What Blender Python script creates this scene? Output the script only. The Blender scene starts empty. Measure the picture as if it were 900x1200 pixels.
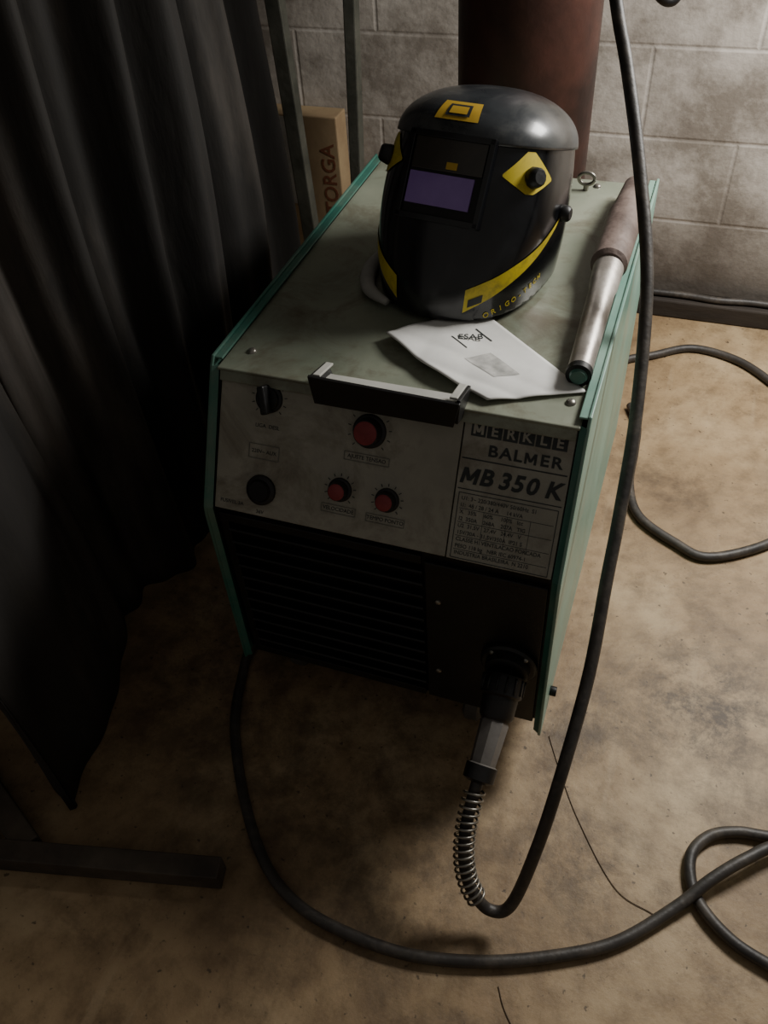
import bpy, bmesh, math, random, bisect
from mathutils import Vector, Matrix, Euler
random.seed(4)
SC=bpy.context.scene.collection
# ------------------------------------------------------------------ materials
def lin(c):
    return tuple(((x/255)/12.92 if x/255<=.04045 else ((x/255+.055)/1.055)**2.4) for x in c)+(1,)
def mat(name,c1,c2=None,scale=8,rough=.6,metal=0,bump=0,c3=None,contrast=(.35,.65),coat=0,rvar=0,stretch=(1,1,1),bscale=None,dust=None,dscale=5):
    m=bpy.data.materials.new(name); m.use_nodes=True; nt=m.node_tree; N=nt.nodes; L=nt.links
    b=N["Principled BSDF"]; b.inputs["Roughness"].default_value=rough; b.inputs["Metallic"].default_value=metal
    if coat: b.inputs["Coat Weight"].default_value=coat; b.inputs["Coat Roughness"].default_value=.16
    if c2 is None: c2=tuple(max(0,x*.8) for x in c1)
    tc=N.new("ShaderNodeTexCoord"); mp=N.new("ShaderNodeMapping"); mp.inputs["Scale"].default_value=stretch
    L.new(tc.outputs["Object"],mp.inputs[0])
    n=N.new("ShaderNodeTexNoise"); n.inputs["Scale"].default_value=scale; n.inputs["Detail"].default_value=8; n.inputs["Roughness"].default_value=.62
    L.new(mp.outputs[0],n.inputs["Vector"])
    r=N.new("ShaderNodeValToRGB"); r.color_ramp.elements[0].position=contrast[0]; r.color_ramp.elements[1].position=contrast[1]
    r.color_ramp.elements[0].color=lin(c1); r.color_ramp.elements[1].color=lin(c2)
    if c3: e=r.color_ramp.elements.new((contrast[0]+contrast[1])/2); e.color=lin(c3)
    L.new(n.outputs[0],r.inputs[0]); out=r.outputs[0]
    if dust:
        n3=N.new("ShaderNodeTexNoise"); n3.inputs["Scale"].default_value=dscale; n3.inputs["Detail"].default_value=10; n3.inputs["Roughness"].default_value=.72; n3.inputs["Distortion"].default_value=.5
        L.new(mp.outputs[0],n3.inputs["Vector"])
        r3=N.new("ShaderNodeMapRange"); r3.inputs["From Min"].default_value=.48; r3.inputs["From Max"].default_value=.68; r3.inputs["To Max"].default_value=dust[1]; L.new(n3.outputs[0],r3.inputs[0])
        x=N.new("ShaderNodeMix"); x.data_type='RGBA'; L.new(r3.outputs[0],x.inputs[0]); L.new(out,x.inputs[6]); x.inputs[7].default_value=lin(dust[0]); out=x.outputs[2]
    L.new(out,b.inputs["Base Color"])
    if rvar:
        mr=N.new("ShaderNodeMapRange"); mr.inputs["To Min"].default_value=max(.03,rough-rvar); mr.inputs["To Max"].default_value=min(1,rough+rvar)
        mr.inputs["From Min"].default_value=.3; mr.inputs["From Max"].default_value=.7
        L.new(n.outputs[0],mr.inputs[0]); L.new(mr.outputs[0],b.inputs["Roughness"])
    if bump:
        n2=N.new("ShaderNodeTexNoise"); n2.inputs["Scale"].default_value=bscale or scale*6; n2.inputs["Detail"].default_value=6
        L.new(mp.outputs[0],n2.inputs["Vector"])
        bp=N.new("ShaderNodeBump"); bp.inputs["Strength"].default_value=bump; bp.inputs["Distance"].default_value=.01
        L.new(n2.outputs[0],bp.inputs["Height"]); L.new(bp.outputs[0],b.inputs["Normal"])
    return m
def mat_floor():
    m=bpy.data.materials.new("concrete_floor"); m.use_nodes=True; nt=m.node_tree; N=nt.nodes; L=nt.links
    b=N["Principled BSDF"]
    tc=N.new("ShaderNodeTexCoord")
    def noise(s,d=8,r=.6,dist=0):
        n=N.new("ShaderNodeTexNoise"); n.inputs["Scale"].default_value=s; n.inputs["Detail"].default_value=d; n.inputs["Roughness"].default_value=r; n.inputs["Distortion"].default_value=dist
        L.new(tc.outputs["Object"],n.inputs["Vector"]); return n
    def ramp(src,stops):
        r=N.new("ShaderNodeValToRGB"); cr=r.color_ramp
        cr.elements[0].position=stops[0][0]; cr.elements[0].color=stops[0][1]
        cr.elements[1].position=stops[-1][0]; cr.elements[1].color=stops[-1][1]
        for p,c in stops[1:-1]:
            e=cr.elements.new(p); e.color=c
        L.new(src,r.inputs[0]); return r
    def mix(f,a,bb,mode='MIX'):
        x=N.new("ShaderNodeMix"); x.data_type='RGBA'; x.blend_type=mode
        if isinstance(f,float): x.inputs[0].default_value=f
        else: L.new(f,x.inputs[0])
        L.new(a,x.inputs[6]); L.new(bb,x.inputs[7]); return x.outputs[2]
    def math_(op,a,bb=None,val=None):
        n=N.new("ShaderNodeMath"); n.operation=op; L.new(a,n.inputs[0])
        if bb is not None: L.new(bb,n.inputs[1])
        if val is not None: n.inputs[1].default_value=val
        return n.outputs[0]
    def rgb(c):
        n=N.new("ShaderNodeRGB"); n.outputs[0].default_value=lin(c); return n.outputs[0]
    base=ramp(noise(3.2,10,.62).outputs[0],[(.3,lin((122,98,70))),(.5,lin((158,133,99))),(.7,lin((186,163,128)))])
    mott=ramp(noise(26,10,.72,0).outputs[0],[(.34,(.50,.47,.44,1)),(.55,(1,1,1,1))])
    c=mix(.65,base.outputs[0],mott.outputs[0],'MULTIPLY')
    st=ramp(noise(5.5,10,.78,.2).outputs[0],[(.53,(0,0,0,1)),(.68,(1,1,1,1))])
    c=mix(math_('MULTIPLY',st.outputs[0],val=.6),c,rgb((72,56,40)))
    sp=ramp(noise(95,3,.5).outputs[0],[(.66,(0,0,0,1)),(.72,(1,1,1,1))])
    c=mix(math_('MULTIPLY',sp.outputs[0],val=.7),c,rgb((52,42,33)))
    mp=N.new("ShaderNodeMapping"); mp.inputs["Scale"].default_value=(30,3,1); mp.inputs["Rotation"].default_value=(0,0,.7); L.new(tc.outputs["Object"],mp.inputs[0])
    ns=N.new("ShaderNodeTexNoise"); ns.inputs["Scale"].default_value=1.2; ns.inputs["Detail"].default_value=4; L.new(mp.outputs[0],ns.inputs["Vector"])
    sc=ramp(ns.outputs[0],[(.62,(0,0,0,1)),(.70,(1,1,1,1))])
    c=mix(math_('MULTIPLY',sc.outputs[0],val=.15),c,rgb((190,170,138)))
    # oily dirt patches lying on the floor
    dn=ramp(noise(11,10,.82,.2).outputs[0],[(.42,(0,0,0,1)),(.58,(1,1,1,1))])
    for (x,y,rad,s) in [(.45,.07,.20,.9),(.33,-.22,.12,.6),(.05,-.28,.36,.55),(.62,.60,.2,.5),(-.3,-.1,.35,.6),(.36,.55,.12,.5),(.27,-.03,.12,.6)]:
        d=N.new("ShaderNodeVectorMath"); d.operation='DISTANCE'; L.new(tc.outputs["Object"],d.inputs[0]); d.inputs[1].default_value=(x,y,0)
        mr=N.new("ShaderNodeMapRange"); mr.inputs["From Min"].default_value=rad; mr.inputs["From Max"].default_value=rad*.2; mr.inputs["To Max"].default_value=s
        L.new(d.outputs["Value"],mr.inputs[0])
        c=mix(math_('MULTIPLY',mr.outputs[0],dn.outputs[0]),c,rgb((58,45,34)))
    L.new(c,b.inputs["Base Color"]); b.inputs["Roughness"].default_value=.55
    bp=N.new("ShaderNodeBump"); bp.inputs["Strength"].default_value=.3; bp.inputs["Distance"].default_value=.004
    L.new(noise(60,8,.7).outputs[0],bp.inputs["Height"]); L.new(bp.outputs[0],b.inputs["Normal"])
    return m
def mat_block(axis=0):
    m=bpy.data.materials.new("concrete_block_wall"); m.use_nodes=True; nt=m.node_tree; N=nt.nodes; L=nt.links
    b=N["Principled BSDF"]; tc=N.new("ShaderNodeTexCoord"); sx=N.new("ShaderNodeSeparateXYZ"); cx=N.new("ShaderNodeCombineXYZ")
    L.new(tc.outputs["Object"],sx.inputs[0]); 
    L.new(sx.outputs[axis],cx.inputs[0]); L.new(sx.outputs[2],cx.inputs[1])
    mp=N.new("ShaderNodeMapping"); L.new(cx.outputs[0],mp.inputs[0])
    mp.inputs["Location"].default_value=(-.148+.195+3.9,-.039+.178*10,0)
    nz=N.new("ShaderNodeTexNoise"); nz.inputs["Scale"].default_value=5; nz.inputs["Detail"].default_value=10; nz.inputs["Roughness"].default_value=.74; L.new(tc.outputs["Object"],nz.inputs["Vector"])
    br=N.new("ShaderNodeTexBrick"); br.inputs["Scale"].default_value=1; br.inputs["Brick Width"].default_value=.39; br.inputs["Row Height"].default_value=.178
    br.inputs["Mortar Size"].default_value=.006; br.inputs["Mortar Smooth"].default_value=.9; br.offset=.5
    br.inputs["Color1"].default_value=lin((190,182,172)); br.inputs["Color2"].default_value=lin((202,195,185)); br.inputs["Mortar"].default_value=lin((206,199,190))
    L.new(mp.outputs[0],br.inputs["Vector"])
    r=N.new("ShaderNodeValToRGB"); r.color_ramp.elements[0].position=.40; r.color_ramp.elements[0].color=(.36,.33,.30,1); r.color_ramp.elements[1].position=.57; r.color_ramp.elements[1].color=(1,1,1,1)
    L.new(nz.outputs[0],r.inputs[0])
    x=N.new("ShaderNodeMix"); x.data_type='RGBA'; x.blend_type='MULTIPLY'; x.inputs[0].default_value=.8; L.new(br.outputs[0],x.inputs[6]); L.new(r.outputs[0],x.inputs[7])
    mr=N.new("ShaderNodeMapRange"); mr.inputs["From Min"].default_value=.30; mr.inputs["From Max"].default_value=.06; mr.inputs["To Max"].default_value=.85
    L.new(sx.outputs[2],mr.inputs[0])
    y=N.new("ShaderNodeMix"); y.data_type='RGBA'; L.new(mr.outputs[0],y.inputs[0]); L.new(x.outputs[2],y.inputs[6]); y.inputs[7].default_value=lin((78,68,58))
    L.new(y.outputs[2],b.inputs["Base Color"]); b.inputs["Roughness"].default_value=.9
    n2=N.new("ShaderNodeTexNoise"); n2.inputs["Scale"].default_value=60; n2.inputs["Detail"].default_value=8; L.new(tc.outputs["Object"],n2.inputs["Vector"])
    a=N.new("ShaderNodeMath"); a.operation='MULTIPLY_ADD'; a.inputs[1].default_value=.5; L.new(n2.outputs[0],a.inputs[0]); 
    inv=N.new("ShaderNodeMath"); inv.operation='MULTIPLY'; inv.inputs[1].default_value=-.35; L.new(br.outputs["Fac"],inv.inputs[0]); L.new(inv.outputs[0],a.inputs[2])
    bp=N.new("ShaderNodeBump"); bp.inputs["Strength"].default_value=.5; bp.inputs["Distance"].default_value=.006; L.new(a.outputs[0],bp.inputs["Height"]); L.new(bp.outputs[0],b.inputs["Normal"])
    return m
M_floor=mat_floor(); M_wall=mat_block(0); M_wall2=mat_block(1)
M_teal=mat("teal_painted_sheet",(46,98,86),(74,124,110),6,.38,.0,.02,rvar=.1,dust=((120,128,112),.55),dscale=7)
M_teal_lit=mat("teal_sheet_lit_side",(100,142,128),(140,172,156),5,.38,.0,.02,rvar=.1,dust=((150,150,130),.55),dscale=7)  # same teal sheet, paler: grazing light on the right side is in the colour
M_top=mat("grey_green_painted_sheet",(124,131,114),(154,158,140),5,.38,.1,.02,c3=(140,145,128),rvar=.14,dust=((98,86,68),.8),dscale=11)
M_panel=mat("grey_front_plate",(144,141,128),(170,166,152),9,.5,.0,.0,rvar=.08,dust=((94,84,66),.8),dscale=9)
M_label=mat("label_plate",(148,145,133),(170,166,153),12,.45,dust=((102,92,74),.7),dscale=11)
M_tray=mat("white_tray_lining",(176,175,168),(198,196,188),12,.45)
M_blk=mat("black_plastic",(15,15,16),(24,23,23),30,.45,0,.05,dust=((46,42,38),.4),dscale=10)
M_blk2=mat("black_steel",(11,11,12),(22,20,19),20,.5,.2,.05)
M_ink=mat("dark_print",(38,42,44),(56,60,60),40,.6)
M_ink2=mat("faded_print",(104,105,99),(120,120,113),60,.7)
M_red=mat("red_knob_cap",(126,44,48),(152,64,66),40,.55)
M_steel=mat("worn_steel",(120,116,108),(168,164,154),30,.35,.8,.05)
M_rubber=mat("black_rubber_cable",(42,39,37),(66,61,56),14,.5,0,.1,dust=((104,95,84),.55),dscale=20)
M_gloss=mat("glossy_black_shell",(9,10,13),(17,18,21),7,.2,0,0,coat=.5,rvar=.07,dust=((62,63,64),.25),dscale=12)
M_crown=mat("highlit_black_shell",(42,45,48),(72,75,77),6,.34,0,0,coat=.35,rvar=.1,dust=((112,112,108),.55),dscale=10)  # black shell raised to grey, the crown highlight is painted into its colour
M_yel=mat("yellow_decal",(200,178,34),(220,198,54),20,.5,dust=((120,104,40),.6),dscale=40)
M_orange=mat("orange_badge",(200,160,46),(214,176,62),20,.5)
M_lens=mat("purple_filter_lens",(136,104,182),(160,130,204),10,.2,0,0,coat=.5)
M_lens2=mat("dark_glass",(44,40,36),(64,58,48),10,.18,0,0,coat=.6)
M_paper=mat("white_paper",(222,221,216),(240,239,234),14,.75)
M_pgrey=mat("paper_print_grey",(150,150,145),(210,208,203),40,.75)
M_curtain=mat("black_heavy_curtain",(22,20,19),(92,84,76),5,.75,0,.25,c3=(42,39,36),stretch=(1,1,.25),contrast=(.32,.76))
M_gas=mat("rusty_red_cylinder_paint",(40,24,20),(78,46,37),7,.5,.1,.1)
M_postm=mat("grey_green_steel",(78,80,72),(108,108,98),12,.5,.3,.1)
M_stand=mat("dusty_brown_steel",(58,50,42),(92,82,70),12,.7,.1,.1)
M_card=mat("cardboard",(146,122,92),(164,142,108),10,.85,0,.05)
M_cardink=mat("box_print",(110,66,44),(122,74,50),10,.8)
M_wood=mat("dark_dusty_wood",(34,28,25),(62,54,46),10,.8,0,.2,stretch=(.3,1,1))
M_brown=mat("brown_grip",(90,76,70),(130,114,106),18,.55,.1,.15)
M_sil=mat("dull_aluminium",(156,148,140),(194,188,180),18,.42,.5,.05,rvar=.1,dust=((96,84,72),.5),dscale=16)
M_grip=mat("grey_rubber_grip",(96,92,88),(126,121,115),18,.5,.1,.05)
M_pad=mat("pale_foam",(160,158,152),(186,184,178),20,.85)
M_wire=mat("thin_dark_wire",(84,70,56),(100,84,68),10,.5,.4)
M_cast=mat("grey_caster_wheel",(70,66,60),(92,88,80),18,.6,0,.05)
# ------------------------------------------------------------------ helpers
def empty(name,loc=(0,0,0),rot=(0,0,0)):
    e=bpy.data.objects.new(name,None); e.location=loc; e.rotation_euler=rot; e.empty_display_size=.05; SC.objects.link(e); return e
def link(name,me,m,parent=None,smooth=False):
    o=bpy.data.objects.new(name,me); SC.objects.link(o)
    if m: me.materials.append(m)
    if parent: o.parent=parent
    if smooth:
        for p in me.polygons: p.use_smooth=True
    return o
def mesh(name,v,f,m,parent=None,smooth=False,bevel=0,solid=0):
    me=bpy.data.meshes.new(name); me.from_pydata([tuple(x) for x in v],[],f); me.validate()
    bm=bmesh.new(); bm.from_mesh(me); bmesh.ops.recalc_face_normals(bm,faces=bm.faces); bm.to_mesh(me); bm.free()
    o=link(name,me,m,parent,smooth)
    if solid:
        s=o.modifiers.new("s","SOLIDIFY"); s.thickness=solid; s.offset=-1
    if bevel:
        b=o.modifiers.new("b","BEVEL"); b.width=bevel; b.segments=2; b.limit_method='ANGLE'
    return o
def box(name,c,s,m,parent=None,bevel=0,rot=(0,0,0)):
    bm=bmesh.new(); bmesh.ops.create_cube(bm,size=1); bmesh.ops.scale(bm,vec=s,verts=bm.verts)
    bmesh.ops.transform(bm,matrix=Matrix.Translation(c)@Euler(rot).to_matrix().to_4x4(),verts=bm.verts)
    me=bpy.data.meshes.new(name); bm.to_mesh(me); bm.free()
    o=link(name,me,m,parent)
    if bevel:
        b=o.modifiers.new("b","BEVEL"); b.width=bevel; b.segments=2; b.limit_method='ANGLE'
    return o
def lathe(name,p0,p1,prof,m,parent=None,seg=32,bevel=0):
    p0=Vector(p0);p1=Vector(p1);ax=(p1-p0); ln=ax.length; z=ax.normalized(); x=z.orthogonal().normalized(); y=z.cross(x)
    v=[];f=[]
    for t,r in prof:
        for k in range(seg):
            a=2*math.pi*k/seg; v.append(p0+z*ln*t+(x*math.cos(a)+y*math.sin(a))*r)
    n=len(prof)
    for i in range(n-1):
        for k in range(seg):
            f.append((i*seg+k,i*seg+(k+1)%seg,(i+1)*seg+(k+1)%seg,(i+1)*seg+k))
    f.append(tuple(range(seg))[::-1]); f.append(tuple((n-1)*seg+k for k in range(seg)))
    o=mesh(name,v,f,m,parent,True)
    e=o.modifiers.new("e","EDGE_SPLIT"); e.split_angle=math.radians(40)
    return o
def cyl(name,p0,p1,r,m,parent=None,r1=None,seg=32):
    r1=r if r1 is None else r1
    L=(Vector(p1)-Vector(p0)).length; b=min(.12,.0012/L) if L else 0
    return lathe(name,p0,p1,[(0,r*.94),(b,r),(1-b,r1),(1,r1*.94)],m,parent,seg)
def catmull(P,n=14):
    P=[Vector(p) for p in P]; Q=[P[0]*2-P[1]]+P+[P[-1]*2-P[-2]]; out=[]
    for i in range(1,len(Q)-2):
        a,b,c,d=Q[i-1:i+3]
        for k in range(n):
            t=k/n; out.append(.5*((2*b)+(c-a)*t+(2*a-5*b+4*c-d)*t*t+(3*b-a-3*c+d)*t**3))
    out.append(P[-1]); return out
def sweep(name,P,r,m,parent=None,seg=14,n=14,raw=False):
    pts=P if raw else catmull(P,n)
    rr=r if callable(r) else (lambda t:r)
    v=[];f=[];T=[]
    for i in range(len(pts)):
        a=pts[max(0,i-1)];b=pts[min(len(pts)-1,i+1)]; T.append((b-a).normalized())
    x=T[0].orthogonal().normalized()
    for i,p in enumerate(pts):
        x=(x-T[i]*x.dot(T[i])).normalized(); y=T[i].cross(x); R=rr(i/(len(pts)-1))
        for k in range(seg):
            a=2*math.pi*k/seg; v.append(p+(x*math.cos(a)+y*math.sin(a))*R)
    for i in range(len(pts)-1):
        for k in range(seg):
            f.append((i*seg+k,i*seg+(k+1)%seg,(i+1)*seg+(k+1)%seg,(i+1)*seg+k))
    f.append(tuple(range(seg))[::-1]); f.append(tuple((len(pts)-1)*seg+k for k in range(seg)))
    return mesh(name,v,f,m,parent,True)
def text(name,s,mtx,size,m,parent=None,bold=0,shear=0,align='CENTER',ext=.0002,sx=1,spacing=1):
    c=bpy.data.curves.new(name,'FONT'); c.body=s; c.size=1; c.extrude=ext/size; c.offset=bold/size; c.shear=shear; c.align_x=align; c.align_y='CENTER'; c.space_character=spacing
    c.resolution_u=3
    o=bpy.data.objects.new(name,c); SC.objects.link(o); c.materials.append(m)
    if parent: o.parent=parent
    o.matrix_local=mtx@Matrix.Diagonal((sx*size,size,size,1))
    return o
def letter_m(name,mtx,w,h,t,m,parent,shear=0,ext=.0004):
    # capital M built from four strokes
    def q(a,b,wd): return [(a[0]-wd/2,a[1]),(a[0]+wd/2,a[1]),(b[0]+wd/2,b[1]),(b[0]-wd/2,b[1])]
    quads=[q((-w/2+t/2,-h/2),(-w/2+t/2,h/2),t),q((w/2-t/2,-h/2),(w/2-t/2,h/2),t),q((0,-h*.30),(-w/2+t*.6,h/2),t*1.15),q((0,-h*.30),(w/2-t*.6,h/2),t*1.15)]
    v=[];f=[]
    for k,Q in enumerate(quads):
        z=ext+.00003*k
        v+=[(x+y*shear,y,z) for x,y in Q]; f.append(tuple(range(4*k,4*k+4)))
    me=bpy.data.meshes.new(name); me.from_pydata(v,[],f); o=link(name,me,m,parent); o.matrix_local=mtx; return o
# ------------------------------------------------------------------ room
box("floor",(0,.2,-.05),(5.4,5.6,.1),M_floor)
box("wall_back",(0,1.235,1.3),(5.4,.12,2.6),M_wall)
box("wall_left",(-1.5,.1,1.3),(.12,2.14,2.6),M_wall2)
box("baseboard_back",(.95,1.150,.022),(1.75,.045,.044),M_wood,bevel=.004)
# ------------------------------------------------------------------ welding machine
W=.225;H=.562
wm=empty("welding_machine",(0,0,0))
ZW=.4005
def py(z): return -(H-z)*.566       # upper front plane
prof_body=[(0.002,H-.006),(-.088,ZW),(-.088,.10),(.575,.10),(.575,H-.006)]
def extr(name,prof,x0,x1,m,bevel=0):
    n=len(prof); v=[(x0,y,z) for y,z in prof]+[(x1,y,z) for y,z in prof]
    f=[tuple(range(n)),tuple(range(n,2*n))[::-1]]+[(i,(i+1)%n,n+(i+1)%n,n+i) for i in range(n)]
    return mesh(name,v,f,m,wm,bevel=bevel)
extr("body",prof_body,-W+.006,W-.006,M_blk2)
side=[(-.004,H+.010),(-.012,H),(-.0985,ZW+.004),(-.1005,ZW-.010),(-.104,.085),(.585,.085),(.585,H+.010)]
extr("side_panel_left",side,-W-.003,-W+.001,M_teal,bevel=.0012)
extr("side_panel_right",side,W-.001,W+.003,M_teal_lit,bevel=.0012)
for sx,n in ((-1,"left"),(1,"right")):
    mm=M_teal if sx<0 else M_teal_lit
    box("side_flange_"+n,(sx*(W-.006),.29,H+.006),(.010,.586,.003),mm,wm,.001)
    mesh("side_front_flange_"+n,[(sx*W,-.012,H),(sx*(W-.008),-.008,H),(sx*(W-.008),-.0945,ZW),(sx*W,-.0985,ZW+.003),(sx*(W-.008),-.098,.088),(sx*W,-.103,.088)],[(0,1,2,3),(3,2,4,5)],M_teal,wm,solid=.002)
box("top_panel",(0,.285,H-.002),(2*W-.014,.596,.004),M_top,wm,.0015)
box("top_panel_front_lip",(0,-.0125,H-.0085),(2*W-.020,.003,.016),M_top,wm,.001,rot=(-.5,0,0))
for i,(x,y) in enumerate([(-.190,.028),(.200,.028),(-.19,.55),(.14,.56)]):
    lathe("top_screw_%d"%i,(x,y,H),(x,y,H+.004),[(0,.006),(.5,.0055),(1,.003)],M_steel,wm,16)
cyl("eye_bolt_stem",(.125,.545,H),(.125,.545,H+.010),.004,M_steel,wm)
pts=[Vector((.125+.012*math.cos(a),.545,H+.018+.009*math.sin(a))) for a in [2*math.pi*k/24 for k in range(25)]]
sweep("eye_bolt_ring",pts,.0028,M_steel,wm,raw=True)
AN=Vector((0,-.8703,.4925)); 
def FP(x,z,o=0): return Vector((x,py(z),z))+AN*o
def fmtx(x,z,o=.0005): return Matrix.Translation(FP(x,z,o))@Matrix.Rotation(1.0558,4,'X')
def fplate(name,x0,x1,z0,z1,m,o0,o1,bevel=0):
    v=[FP(x0,z0,o0),FP(x1,z0,o0),FP(x1,z1,o0),FP(x0,z1,o0),FP(x0,z0,o1),FP(x1,z0,o1),FP(x1,z1,o1),FP(x0,z1,o1)]
    return mesh(name,v,[(0,1,2,3),(4,5,6,7),(0,1,5,4),(1,2,6,5),(2,3,7,6),(3,0,4,7)],m,wm,bevel=bevel)
fplate("control_plate",-.214,.090,.402,.553,M_panel,-.003,.004,.001)
fplate("label_plate",.0915,.2155,.402,.553,M_label,-.003,.0045,.001)
def knob(n,x,z,r,h,cap,ring=True,ang=0.6):
    o=.004
    if ring:
        for k in range(11):
            a=math.radians(-225+27*k)
            dx,dz=math.cos(a),-math.sin(a)
            R=r*1.55
            mt=fmtx(x+dx*R,z+dz*R*.8703,o+.0004)@Matrix.Rotation(math.atan2(dz,dx),4,'Z')
            t=box(n+"_tick_%d"%k,(0,0,0),(.0035,.0009,.0003),M_ink,wm); t.matrix_local=mt
    lathe(n+"_skirt",FP(x,z,o),FP(x,z,o+.004),[(0,r*1.25),(.7,r*1.22),(1,r*1.1)],M_blk,wm)
    lathe(n+"_body",FP(x,z,o+.004),FP(x,z,o+h),[(0,r*1.02),(.85,r*.95),(1,r*.9)],M_blk,wm)
    if cap: lathe(n+"_cap",FP(x,z,o+h-.001),FP(x,z,o+h+.0018),[(0,r*.86),(.6,r*.84),(1,r*.72)],cap,wm)
knob("voltage_knob",-.019,.517,.0165,.016,M_red)
knob("wire_speed_knob",-.048,.450,.012,.014,M_red)
knob("spot_time_knob",.012,.449,.012,.014,M_red)
knob("selector_switch",-.149,.532,.014,.008,None)
b=box("selector_grip",(0,0,.010),(.009,.034,.020),M_blk,wm,.002); b.matrix_local=fmtx(-.149,.532,.006)@Matrix.Rotation(.25,4,'Z')
lathe("socket_ring",FP(-.151,.432,.004),FP(-.151,.432,.009),[(0,.0195),(.7,.019),(1,.017)],M_blk,wm)
lathe("socket_plug",FP(-.151,.432,.009),FP(-.151,.432,.013),[(0,.0145),(1,.0125)],M_blk2,wm)
def outline(n,x,z,w,h,t=.0008,m=M_ink2):
    for k,(dx,dz,ww,hh) in enumerate([(0,h/2,w,t),(0,-h/2,w,t),(-w/2,0,t,h),(w/2,0,t,h)]):
        o=box("%s_line_%d"%(n,k),(0,0,0),(ww,hh,.0002),m,wm); o.matrix_local=fmtx(x+dx,z+dz*.8703,.0049)
outline("ready_print",-.151,.474,.040,.018)
for i,(x,z,s) in enumerate([(-.151,.474,"220V~ AUX"),(-.149,.502,"LIGA  DESL"),(-.019,.488,"AJUSTE TENSAO"),(-.048,.428,"VELOCIDADE"),(.012,.427,"TEMPO PONTO"),(-.19,.412,"FUSIVEL 3A"),(-.151,.407,"36V")]):
    text("caption_%d"%i,s,fmtx(x,z,.0042),.0066,M_ink,wm)
outline("caption_box_0",-.048,.428,.044,.010); outline("caption_box_1",.012,.427,.048,.010); outline("caption_box_2",-.019,.488,.056,.010)
def word(prefix,letters,z,h,msize,m,o,bold=0,shear=0,sx=1):
    """letters: (char, x)"""
    for k,(ch,xx) in enumerate(letters):
        if ch=="M": letter_m(prefix+"_%d"%k,fmtx(xx,z,o),msize[0],msize[1],msize[2],m,wm,shear)
        else: text(prefix+"_%d"%k,ch,fmtx(xx,z,o),h,m,wm,bold=bold,shear=shear,sx=sx,ext=.0004)
for i,ch in enumerate("MERKLE"):
    xx=.1085+i*.0182
    t=box("brand_tile_%d"%i,(0,0,0),(.0166,.0165,.0004),M_ink,wm); t.matrix_local=fmtx(xx,.5385,.0049)
word("brand_letter",[(ch,.1085+i*.0182) for i,ch in enumerate("MERKLE")],.5385,.0165,(.0118,.0112,.0028),M_label,.0051,bold=.0004)
word("maker_letter",[("B",.128),("A",.1425),("L",.1560),("M",.1705),("E",.1860),("R",.1995)],.5185,.0180,(.0135,.0125,.0027),M_ink,.0048,bold=.0004,sx=1.15)
fplate("label_divider_1",.094,.213,.5075,.5088,M_ink,.0044,.0048)
word("model_letter",[("M",.1065),("B",.1245),("3",.1455),("5",.1605),("0",.1765),("K",.2005)],.491,.0268,(.0195,.0186,.0042),M_ink,.0048,bold=.0008,shear=.2)
fplate("label_divider_2",.094,.213,.4765,.4775,M_ink,.0044,.0048)
outline("data_table",.1535,.4385,.114,.079,m=M_ink)
rows=["U1: 3~ 220/380/440V 50/60Hz  S1","I1:  48 / 28 / 24 A     14 kVA","X   35%     60%     100%   Icc","I2  350A    268A    207A   TIG","U2  31,5V   27,4V   24,4V   V","15V/30A - 31,5V/350A  IP21 S","CLASSE H  VENTILACAO FORCADA","PESO 118 kg   NBR IEC 60974-1","INDUSTRIA BRASILEIRA  N 2210"]
for i,s in enumerate(rows):
    text("data_row_%d"%i,s,fmtx(.100,.4675-i*.0072,.0047),.0066,M_ink,wm,align='LEFT',sx=.95)
for i in range(4):
    fplate("data_rule_%d"%i,.099,.208,.4565-i*.0144,.4570-i*.0144,M_ink,.0044,.0047)
for i,x in enumerate((.128,.155,.182)):
    fplate("data_column_%d"%i,x,x+.0005,.4220,.4565,M_ink,.0044,.0047)
# lower front
box("lower_front_plate",(.139,-.0905,.243),(.150,.008,.286),M_blk,wm,.0015)
box("lower_front_rim_top",(-.075,-.0905,.388),(.270,.008,.014),M_blk,wm,.001)
box("lower_front_rim_bottom",(-.075,-.0905,.106),(.270,.008,.014),M_blk,wm,.001)
box("lower_front_rim_left",(-.205,-.0905,.247),(.012,.008,.27),M_blk,wm,.001)
for i in range(11):
    z=.128+i*.0235
    box("louvre_%d"%i,(-.069,-.0925,z),(.262,.0035,.017),M_blk,wm,.001,rot=(.55,0,0))
for i,(x,z) in enumerate([(.081,.317),(.080,.168)]):
    lathe("panel_screw_%d"%i,(x,-.094,z),(x,-.0975,z),[(0,.004),(.6,.0038),(1,.002)],M_steel,wm,14)
cx,cz=.176,.232
lathe("euro_socket_flange",(cx,-.0945,cz),(cx,-.105,cz),[(0,.037),(.7,.037),(1,.034)],M_blk,wm)
for k in range(4):
    a=math.pi/4+k*math.pi/2; lathe("euro_socket_screw_%d"%k,(cx+.031*math.cos(a),-.105,cz+.031*math.sin(a)),(cx+.031*math.cos(a),-.1075,cz+.031*math.sin(a)),[(0,.0035),(1,.002)],M_steel,wm,12)
lathe("euro_socket_collar",(cx,-.105,cz),(cx,-.117,cz),[(0,.029),(.8,.028),(1,.025)],M_blk2,wm)
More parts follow.
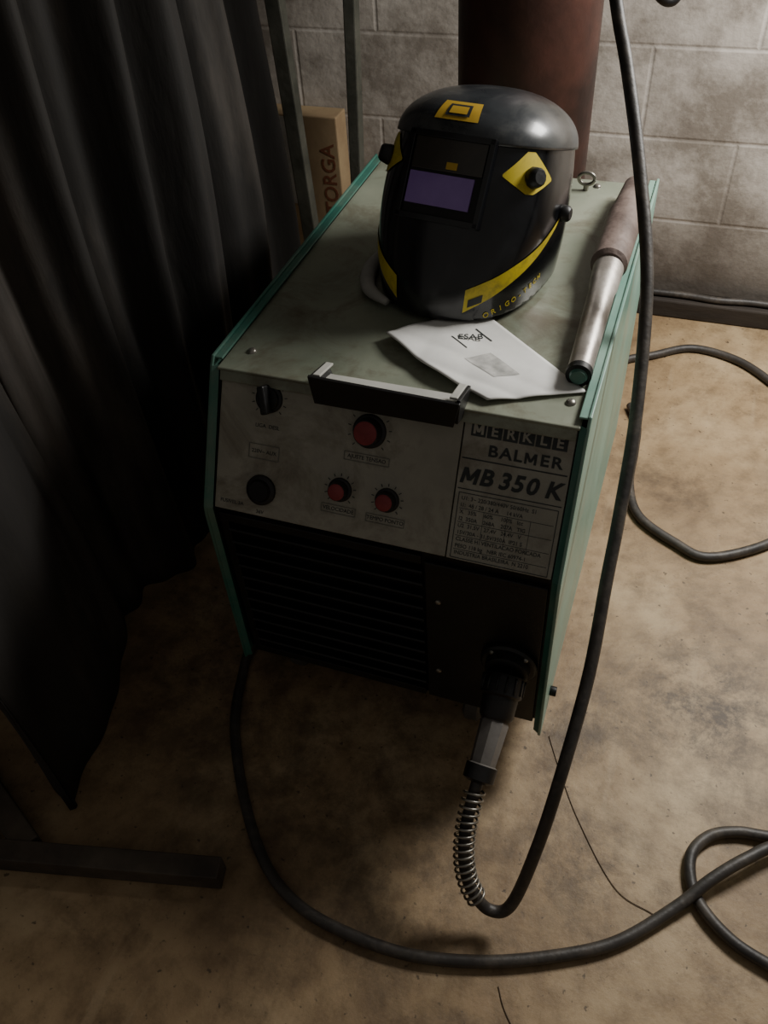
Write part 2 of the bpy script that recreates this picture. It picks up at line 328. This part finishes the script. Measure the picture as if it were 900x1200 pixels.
# front handle
def plate4(n,v,m,t=.003): return mesh(n,v,[(0,1,2,3)],m,wm,solid=t,bevel=.0006)
hx0,hx1=-.080,.089
plate4("handle_front",[(hx0,-.036,.556),(hx1-.004,-.036,.556),(hx1+.004,-.040,.592),(hx0-.002,-.040,.596)],M_blk,.004)
for n,x,d in (("left",hx0,-.002),("right",hx1,.004)):
    mesh("handle_side_"+n,[(x,-.036,.558),(x+d,-.040,.594),(x+d,.004,.582),(x,.010,.5625),(x,-.008,.548)],[(0,1,2,3,4)],M_blk,wm,solid=.004,bevel=.0006)
plate4("handle_inner_tray",[(hx0,-.034,.576),(hx1,-.034,.576),(hx1,.006,.5655),(hx0,.006,.5655)],M_tray,.002)
for n,x in (("left",hx0+.005),("right",hx1-.005)):
    box("handle_rim_"+n,(x,-.016,.587),(.009,.040,.003),M_tray,wm,.001,rot=(-.25,0,0))
box("handle_sticker",(.056,-.0405,.572),(.020,.0010,.008),M_label,wm,rot=(.1,0,0))
cyl("side_bolt",(W+.003,-.05,.12),(W+.012,-.05,.12),.007,M_blk2,wm)
for i,(x,y) in enumerate([(-.17,-.03),(.12,-.045)]):
    box("caster_plate_%d"%i,(x,y,.0965),(.06,.06,.005),M_blk,wm,.001)
    box("caster_fork_a_%d"%i,(x-.018,y+.006,.066),(.003,.036,.058),M_blk,wm,.001)
    box("caster_fork_b_%d"%i,(x+.018,y+.006,.066),(.003,.036,.058),M_blk,wm,.001)
    lathe("caster_wheel_%d"%i,(x-.013,y+.008,.036),(x+.013,y+.008,.036),[(0,.030),(.15,.0355),(.85,.0355),(1,.030)],M_cast,wm)
for i,x in enumerate((-.195,.195)):
    lathe("rear_wheel_%d"%i,(x-.016,.50,.072),(x+.016,.50,.072),[(0,.03),(.02,.06),(.15,.0715),(.85,.0715),(.98,.06),(1,.03)],M_rubber,wm)
cyl("rear_axle",(-.18,.50,.072),(.18,.50,.072),.008,M_steel,wm)
for x in (-.15,.15): box("axle_bracket_%s"%("a" if x<0 else "b"),(x,.50,.087),(.004,.04,.036),M_steel,wm)
# ------------------------------------------------------------------ welding torch cable (front)
wt=empty("welding_torch_cable",(0,0,0))
A=Vector((cx,-.118,cz)); B=Vector((.1765,-.168,.203)); C2=Vector((.1725,-.236,.166))
lathe("connector_nut",A,B,[(0,.024),(.08,.0265),(.45,.0265),(.5,.023),(.92,.0215),(1,.018)],M_blk,wt,20)
ax=(B-A).normalized()
for k in range(14):
    a=2*math.pi*k/14; u=ax.orthogonal().normalized(); w_=ax.cross(u)
    q=A+ax*.013+(u*math.cos(a)+w_*math.sin(a))*.0265
    sweep("nut_rib_%d"%k,[q-ax*.010,q+ax*.010],.0016,M_blk,wt,seg=6,n=2)
lathe("connector_grip",B,C2,[(0,.0165),(.05,.0185),(.72,.0165),(.74,.0195),(.95,.0185),(1,.013)],M_grip,wt,8)
lathe("grip_end_collar",B.lerp(C2,.74),B.lerp(C2,1.02),[(0,.0200),(.85,.0195),(1,.013)],M_blk,wt,20)
path=[C2,(.1705,-.262,.146),(.171,-.287,.122),(.177,-.310,.094),(.190,-.326,.066),(.215,-.334,.038),(.241,-.325,.050),(.259,-.283,.138),(.270,-.224,.230),(.277,-.139,.307),(.275,-.060,.382),(.274,.001,.438),(.269,.089,.520),(.251,.194,.624),(.218,.280,.715),(.181,.356,.799),(.153,.406,.856),(.10,.50,.99),(.03,.62,1.25),(.0,.68,1.7),(.0,.70,2.30)]
P=catmull(path,14)
sweep("torch_hose",P,.0077,M_rubber,wt,raw=True)
n0=4;n1=14*4+6; seg=P[n0:n1+1]; turns=17; hp=[]
cum=[0]
for i in range(1,len(seg)): cum.append(cum[-1]+(seg[i]-seg[i-1]).length)
def at(s):
    j=min(max(1,bisect.bisect(cum,s)),len(seg)-1); t=(s-cum[j-1])/(cum[j]-cum[j-1]); return seg[j-1].lerp(seg[j],t),(seg[j]-seg[j-1]).normalized()
NS=turns*16
x=None
for k in range(NS+1):
    p,t=at(cum[-1]*k/NS)
    if x is None: x=t.orthogonal().normalized()
    x=(x-t*x.dot(t)).normalized(); y=t.cross(x); a=2*math.pi*k/16
    hp.append(p+(x*math.cos(a)+y*math.sin(a))*.0125)
sweep("strain_relief_spring",hp,.0017,M_steel,wt,seg=7,raw=True)
box("ceiling_beam",(0,.1,2.36),(.1,2.15,.1),M_postm,bevel=.004)
# ------------------------------------------------------------------ floor cables
def fc(name,P,r=.0078,m=M_rubber): 
    return sweep(name,[(a,b,c) if c is not None else (a,b,r+.0005) for a,b,c in [(q+(None,))[:3] for q in P]],r,m)
fc("floor_cable",[(-.19,.25),(-.235,.08),(-.262,-.03),(-.250,-.10),(-.223,-.179),(-.161,-.277),(-.090,-.357),(-.023,-.395),(.054,-.408),(.134,-.407),(.217,-.388),(.295,-.357),(.372,-.314),(.437,-.250,.012),(.475,-.205,.022),(.515,-.165,.026),(.56,-.128,.020),(.64,-.10),(.76,-.10)])
fc("floor_cable",[(.72,-.07),(.60,-.105),(.545,-.116),(.505,-.122),(.470,-.140),(.450,-.176),(.461,-.225),(.500,-.262),(.550,-.281),(.65,-.30),(.8,-.30)])
fc("hose",[(.15,.80),(.20,.91),(.263,.953),(.342,1.001),(.435,.981),(.508,.920),(.56,.84),(.60,.70),(.58,.52),(.526,.435),(.430,.372),(.370,.390),(.30,.44),(.272,.52),(.268,.62),(.262,.70),(.24,.76)],.0085)
sweep("power_cable",[(.20,1.145,.0525),(.30,1.147,.0525),(.38,1.142,.0525),(.46,1.15,.0525),(.60,1.145,.0525),(.9,1.15,.0525)],.008,M_rubber)
def wire(name,P): return sweep(name,[(a,b,.0012) for a,b in P],.0006,M_wire,seg=6)
wire("loose_wire",[(.236,-.05),(.262,-.10),(.300,-.165),(.362,-.243),(.415,-.262)])
wire("loose_wire",[(.247,-.405),(.262,-.43),(.30,-.47),(.33,-.50)])
# ------------------------------------------------------------------ helmet (leaning back on its rim)
TA=-.35; CUT=.051
HLOC=Vector((.016,.257,H+.009-.048))
hm=empty("welding_helmet",HLOC,(TA,0,-.15))
HM=Matrix.Translation(HLOC)@Euler((TA,0,-.15)).to_matrix().to_4x4(); HMI=HM.inverted()
ZB=.208; ZT=.056
def HP(th,v,off=0):
    if v<.7:
        q=max(0.0,v/.7); z=q*ZB
        hw=.118-.018*((1-q)**2.2)-.014*q**2.5
        fr=.150-.024*(1-q)**2-.036*q**1.6
        bk=.115-.015*(1-q)
        n=2.3+.6*math.sin(math.pi*min(1,q*.85)); s=1
    else:
        a=(v-.7)/.3*math.pi/2; z=ZB+ZT*math.sin(a); s=max(0.0001,math.cos(a))**.86
        hw=.104;fr=.114;bk=.115; n=2.3+.6*math.sin(math.pi*.85)*max(0,math.cos(a))
    b=fr if abs(th)<math.pi/2 else bk
    nn=n if abs(th)<math.pi/2 else 2.3
    r=((abs(math.sin(th))/hw)**nn+(abs(math.cos(th))/b)**nn)**(-1/nn)*s
    return Vector((math.sin(th)*r,-math.cos(th)*r+(.012*(1-s) if v>.7 else 0),z))
def HN(th,v):
    e=1e-3; v0=max(0.0,v-e); a=HP(th+e,v)-HP(th-e,v); b=HP(th,min(v0+2*e,.999))-HP(th,v0); n=a.cross(b).normalized()
    return n
def HPo(th,v,o): return HP(th,v)+HN(th,v)*o
def hpatch(name,v0,v1,t0,t1,nu,nv,m,off,solid=.003,cut=False):
    v=[];f=[]
    for j in range(nv+1):
        for i in range(nu+1):
            th=t0+(t1-t0)*i/nu; vv=v0+(v1-v0)*j/nv
            v.append(HPo(th,min(vv,.995),off))
    for j in range(nv):
        for i in range(nu):
            q=j*(nu+1)+i; f.append((q,q+1,q+nu+2,q+nu+1))
    me=bpy.data.meshes.new(name); me.from_pydata([tuple(a) for a in v],[],f)
    bm=bmesh.new(); bm.from_mesh(me); bmesh.ops.remove_doubles(bm,verts=bm.verts,dist=.0002)
    be=[e for e in bm.edges if e.is_boundary and all((w.co.z>ZB+ZT*.98) for w in e.verts)]
    if be: bmesh.ops.holes_fill(bm,edges=be,sides=0)
    if cut:
        bmesh.ops.bisect_plane(bm,geom=list(bm.verts)+list(bm.edges)+list(bm.faces),plane_co=(0,0,CUT),plane_no=(0,-.343,.939),clear_inner=True,clear_outer=False)
    bm.to_mesh(me); bm.free()
    o=link(name,me,m,hm,True)
    s=o.modifiers.new("s","SOLIDIFY"); s.thickness=solid; s.offset=-1 
    return o
pi=math.pi
hpatch("shell",0,1,-pi,pi,96,60,M_gloss,0,cut=True)
hpatch("crown_cover",.70,1,-pi,pi,96,24,M_crown,.0035,solid=.003)
def strip(name,pts,m,off=.0012,n=40):
    v=[];f=[]
    def itp(t):
        k=min(int(t*(len(pts)-1)),len(pts)-2); u=t*(len(pts)-1)-k; return [a*(1-u)+b*u for a,b in zip(pts[k],pts[k+1])]
    for i in range(n+1):
        th,c,h=itp(i/n); th=math.radians(th)
        for q in (-1,-.33,.33,1): v.append(HPo(th,c+h*q,off))
    for i in range(n):
        for q in range(3): f.append((i*4+q,i*4+q+1,i*4+q+5,i*4+q+4))
    me=bpy.data.meshes.new(name); me.from_pydata([tuple(a) for a in v],[],f); return link(name,me,m,hm,True)
SP=[(84,.45,.005),(70,.38,.014),(57,.31,.024),(45,.245,.034),(33,.175,.042),(20,.110,.048)]
strip("yellow_stripe_right",SP,M_yel)
strip("yellow_stripe_left",[(-a,b,c) for a,b,c in SP],M_yel)
for sgn,nm_ in ((1,"right"),(-1,"left")):
    strip("yellow_diamond_"+nm_,[(sgn*30,.60,.004),(sgn*43,.615,.075),(sgn*48,.615,.075),(sgn*62,.595,.004)],M_yel,.0014)
    th=sgn*math.radians(47); p=HPo(th,.60,.0014); n=HN(th,.60)
    lathe("adjust_knob_"+nm_,p,p+n*.014,[(0,.0120),(.15,.0125),(.8,.0105),(1,.008)],M_blk,hm,12)
    th=sgn*math.radians(86); p=HPo(th,.46,-.001); n=HN(th,.46)
    lathe("pivot_knob_"+nm_,p,p+n*.013,[(0,.0095),(.2,.0105),(.8,.0095),(1,.007)],M_blk,hm,20)
strip("stripe_end_badge",[(22,.103,.016),(29,.132,.016)],M_ink,.0018,8)
def v_strip(name,t0,t1,v0,v1,m,off): 
    return strip(name,[(t0,(v0+v1)/2,(v1-v0)/2),(t1,(v0+v1)/2,(v1-v0)/2)],m,off,12)
v_strip("forehead_badge",-15,13,.762,.830,M_orange,.0050)
v_strip("forehead_badge_inner",-9,7,.775,.817,M_ink,.0056)
v_strip("forehead_badge_core",-7,5,.783,.809,M_orange,.0060)
for i,ch in enumerate("ORIGO-TECH"):
    th=math.radians(33+i*3.9); vv=.060+i*.0168
    p=HPo(th,vv,.0008); n=HN(th,vv); t=(HP(th+.01,vv+.0024)-HP(th-.01,vv-.0024)).normalized(); u=n.cross(t)
    mt=Matrix((t,u,n)).transposed().to_4x4(); mt.translation=p
    text("shell_letter_%d"%i,ch,mt,.0098,M_yel,hm,bold=.0001)
Fm=Matrix.Translation((0,-.1235,.166))@Matrix.Rotation(-.24,4,'X')
for n,x,z,w,h,d,y,m in [("window_frame_top",0,.046,.106,.007,.012,0,M_gloss),("window_frame_bottom",0,-.046,.106,.007,.012,0,M_gloss),("window_frame_left",-.050,0,.007,.098,.012,0,M_gloss),("window_frame_right",.050,0,.007,.098,.012,0,M_gloss),
    ("window_back",0,0,.100,.092,.004,.001,M_blk),("filter_lens",-.004,-.014,.082,.036,.003,-.0022,M_lens),("cover_glass",0,.025,.090,.036,.003,-.0022,M_lens2),("lens_badge",.006,.014,.014,.008,.001,-.0042,M_orange)]:
    o=box(n,(x,y,z),(w,d,h),m,hm,.0008); o.matrix_local=Fm
sweep("chin_pad",[HMI@Vector(q+(H+.0105,)) for q in [(-.096,.31),(-.108,.26),(-.106,.215),(-.090,.180),(-.060,.158)]],lambda t:.004+.009*math.sin(pi*min(1,max(0,t*.94+.03)))*.7,M_pad,hm)
sweep("head_band",[Vector((.08*math.sin(a),.02-.08*math.cos(a),.13)) for a in [2*pi*k/24 for k in range(25)]],.006,M_blk,hm,raw=True)
# ------------------------------------------------------------------ booklet
bk_=empty("paper_booklet",(0,0,0))
c00=Vector((-.038,.092));c10=Vector((.113,.002));c01=Vector((.051,.186));c11=Vector((.214,.048))
def BP(u,v,o=0):
    p=c00*(1-u)*(1-v)+c10*u*(1-v)+c01*(1-u)*v+c11*u*v
    p=p+Vector((-.006,-.008))*math.sin(pi*u)*(1-v)
    z=H+.0005+.006*math.sin(pi*u)*(1-v)+.007*(1-u)**2*(1-v)**2+(1-v)*(.0025*abs(math.sin(u*8+v*5))+.0018*abs(math.sin(u*5-v*9+1)))
    return Vector((p.x,p.y,z+.003+o))
def bgrid(name,u0,u1,v0,v1,n,k,m,o,solid=0):
    v=[BP(u0+(u1-u0)*i/n,v0+(v1-v0)*j/k,o) for j in range(k+1) for i in range(n+1)]
    f=[(j*(n+1)+i,j*(n+1)+i+1,(j+1)*(n+1)+i+1,(j+1)*(n+1)+i) for j in range(k) for i in range(n)]
    ob=mesh(name,v,f,m,bk_,True,solid=0)
    if solid:
        s=ob.modifiers.new("s","SOLIDIFY"); s.thickness=solid; s.offset=-1
    return ob
bgrid("cover_page",0,1,0,1,40,28,M_paper,0,.0008)
bgrid("inner_pages",.01,.985,.01,.985,40,28,M_paper,-.0018,.0012)
bgrid("printed_photo",.50,.76,.36,.62,12,12,M_pgrey,.0004)
p=BP(.30,.62,.0022); mt=Matrix.Translation(p)@Matrix.Rotation(math.radians(14),4,'Z')
text("booklet_logo","ESAB",mt,.014,M_ink,bk_,ext=.0004)
bgrid("logo_bar",.22,.38,.75,.765,10,2,M_ink,.0005)
bgrid("logo_bar_low",.24,.40,.48,.492,10,2,M_ink,.0005)
# ------------------------------------------------------------------ pipe handle on the right of the top
pt=empty("pipe_handle",(0,0,0))
lathe("shaft",(.201,.062,H+.0150),(.197,.31,H+.0215),[(0,.0125),(.02,.0140),(.70,.0165),(.72,.0180),(1,.0205)],M_sil,pt,32)
lathe("end_ring",(.2012,.058,H+.0149),(.2011,.068,H+.0151),[(0,.0100),(.1,.0146),(1,.0148)],M_blk2,pt,32)
lathe("end_cap",(.2013,.0545,H+.0149),(.2012,.0585,H+.0149),[(0,.0085),(1,.0105)],M_teal,pt,24)
lathe("grip",(.197,.285,H+.0245),(.199,.530,H+.0245),[(0,.0190),(.02,.0235),(.55,.0242),(.62,.0215),(.95,.0165),(1,.012)],M_brown,pt,32)
# ------------------------------------------------------------------ gas cylinder
gc=empty("gas_cylinder",(-.018,.752,0))
lathe("tank",(0,0,.0),(0,0,1.30),[(0,.100),(.012,.112),(.86,.112),(.91,.104),(.95,.08),(.975,.045),(1,.034)],M_gas,gc,48)
lathe("valve_neck",(0,0,1.295),(0,0,1.36),[(0,.018),(.4,.018),(.42,.024),(.8,.024),(1,.012)],M_steel,gc,20)
lathe("valve_wheel",(0,0,1.36),(0,0,1.378),[(0,.028),(.2,.032),(.8,.032),(1,.028)],M_blk,gc,12)
sweep("gas_hose",[(.02,0,1.34),(.08,-.02,1.28),(.15,-.03,1.1),(.185,.01,.92),(.178,.03,.79),(.212,.05,.755),(.225,.06,.84),(.175,.05,.99),(.13,.02,1.10)],.009,M_blk,gc)
# ------------------------------------------------------------------ posts, cardboard box
def beam(name,p0,p1,w,d,m):
    p0=Vector(p0);p1=Vector(p1); z=(p1-p0).normalized(); x=Vector((1,0,0)); x=(x-z*x.dot(z)).normalized(); y=z.cross(x)
    v=[]
    for p in (p0,p1):
        for a,b in ((-1,-1),(1,-1),(1,1),(-1,1)): v.append(p+x*a*w/2+y*b*d/2)
    return mesh(name,v,[(0,1,2,3),(4,5,6,7),(0,1,5,4),(1,2,6,5),(2,3,7,6),(3,0,4,7)],m,bevel=.003)
beam("steel_post",(-.560,1.00,.0),(-.645,1.06,1.6),.034,.03,M_postm)
beam("steel_post",(-.470,1.05,.0),(-.410,1.08,1.6),.026,.03,M_postm)
cb=empty("cardboard_box",(0,0,0))
box("carton",(-.620,1.143,.205),(.19,.060,.41),M_card,cb,.003)
box("packing_tape",(-.655,1.1122,.30),(.03,.001,.21),M_pad,cb)
text("carton_print","OUTORGA",Matrix.Translation((-.552,1.1125,.225))@Matrix.Rotation(-pi/2,4,'Y')@Matrix.Rotation(pi/2,4,'X'),.05,M_cardink,cb,bold=.0006)
# ------------------------------------------------------------------ curtain
def curtain(name,base,ztop,amp,wl,lean,m,zb=.004,ph=0):
    pts=catmull([(a,b,0) for a,b in base],40); v=[];f=[]; s=0; NZ=40; S=[0]
    for i in range(1,len(pts)): S.append(S[-1]+(pts[i]-pts[i-1]).length)
    for i,p in enumerate(pts):
        t=(pts[min(i+1,len(pts)-1)]-pts[max(i-1,0)]).normalized(); n=Vector((t.y,-t.x,0))
        for k in range(NZ+1):
            z=zb+(ztop-zb)*k/NZ
            u=S[i]/wl*2*pi+ph+.35*math.sin(z*3+S[i]*4)
            w=math.sin(u)+.35*math.sin(2.3*u+1.1)
            a=amp*(.55+.45*min(1,z/.5))
            q=p+n*(w*a+.012*math.sin(z*5+S[i]*9))+Vector(lean)*z
            v.append((q.x,q.y,z))
    for i in range(len(pts)-1):
        for k in range(NZ):
            a=i*(NZ+1)+k; f.append((a,a+1,a+NZ+2,a+NZ+1))
    o=mesh(name,v,f,m,None,True); md=o.modifiers.new("s","SOLIDIFY"); md.thickness=.003; return o
curtain("curtain",[(-.53,-.06),(-.475,.10),(-.45,.26),(-.455,.44),(-.46,.60),(-.47,.72)],2.0,.028,.135,(-.01,0,0),M_curtain)
curtain("curtain",[(-.80,-.16),(-.60,-.235),(-.41,-.37),(-.385,-.34),(-.455,-.13),(-.535,-.03)],2.0,.010,.21,(-.03,.02,0),M_curtain,ph=1.2)
# ------------------------------------------------------------------ steel stand foot
ms=empty("steel_stand",(0,0,0))
def stub(n,p0,p1,w,h):
    p0=Vector(p0);p1=Vector(p1); d=(p1-p0).normalized(); s=Vector((d.y,-d.x,0)); v=[]
    for p in (p0,p1):
        for a,z in ((-1,0),(1,0),(1,h),(-1,h)): v.append((p.x+s.x*a*w/2,p.y+s.y*a*w/2,z+.001))
    mesh(n,v,[(0,1,2,3),(4,5,6,7),(0,1,5,4),(1,2,6,5),(2,3,7,6),(3,0,4,7)],M_stand,ms,bevel=.002)
stub("foot_bar",(-.85,-.560),(-.135,-.392),.030,.036)
stub("cross_bar",(-.72,-.285),(-.405,-.445),.034,.034)
# ------------------------------------------------------------------ lights
def area(name,loc,tgt,size,power,col):
    l=bpy.data.lights.new(name,'AREA'); l.shape='RECTANGLE'; l.size=size[0]; l.size_y=size[1]; l.energy=power; l.color=col
    o=bpy.data.objects.new(name,l); SC.objects.link(o); o.location=loc; o.rotation_euler=(Vector(tgt)-Vector(loc)).to_track_quat('-Z','Y').to_euler(); return o
area("window_light",(.78,.74,1.25),(.52,.64,.0),(.42,.42),25,(1,.975,.93))
w=bpy.data.worlds.new("world"); bpy.context.scene.world=w; w.use_nodes=True
w.node_tree.nodes["Background"].inputs[0].default_value=(1,.94,.86,1); w.node_tree.nodes["Background"].inputs[1].default_value=.11
# ------------------------------------------------------------------ camera
cam=bpy.data.cameras.new("camera"); cam.sensor_fit='VERTICAL'; cam.sensor_height=36; cam.lens=36*1008.9/1200; cam.clip_start=.01
co=bpy.data.objects.new("camera",cam); SC.objects.link(co); co.location=(.2872,-.7403,1.162); co.rotation_euler=(.7815,.0577,.3369)
bpy.context.scene.camera=co
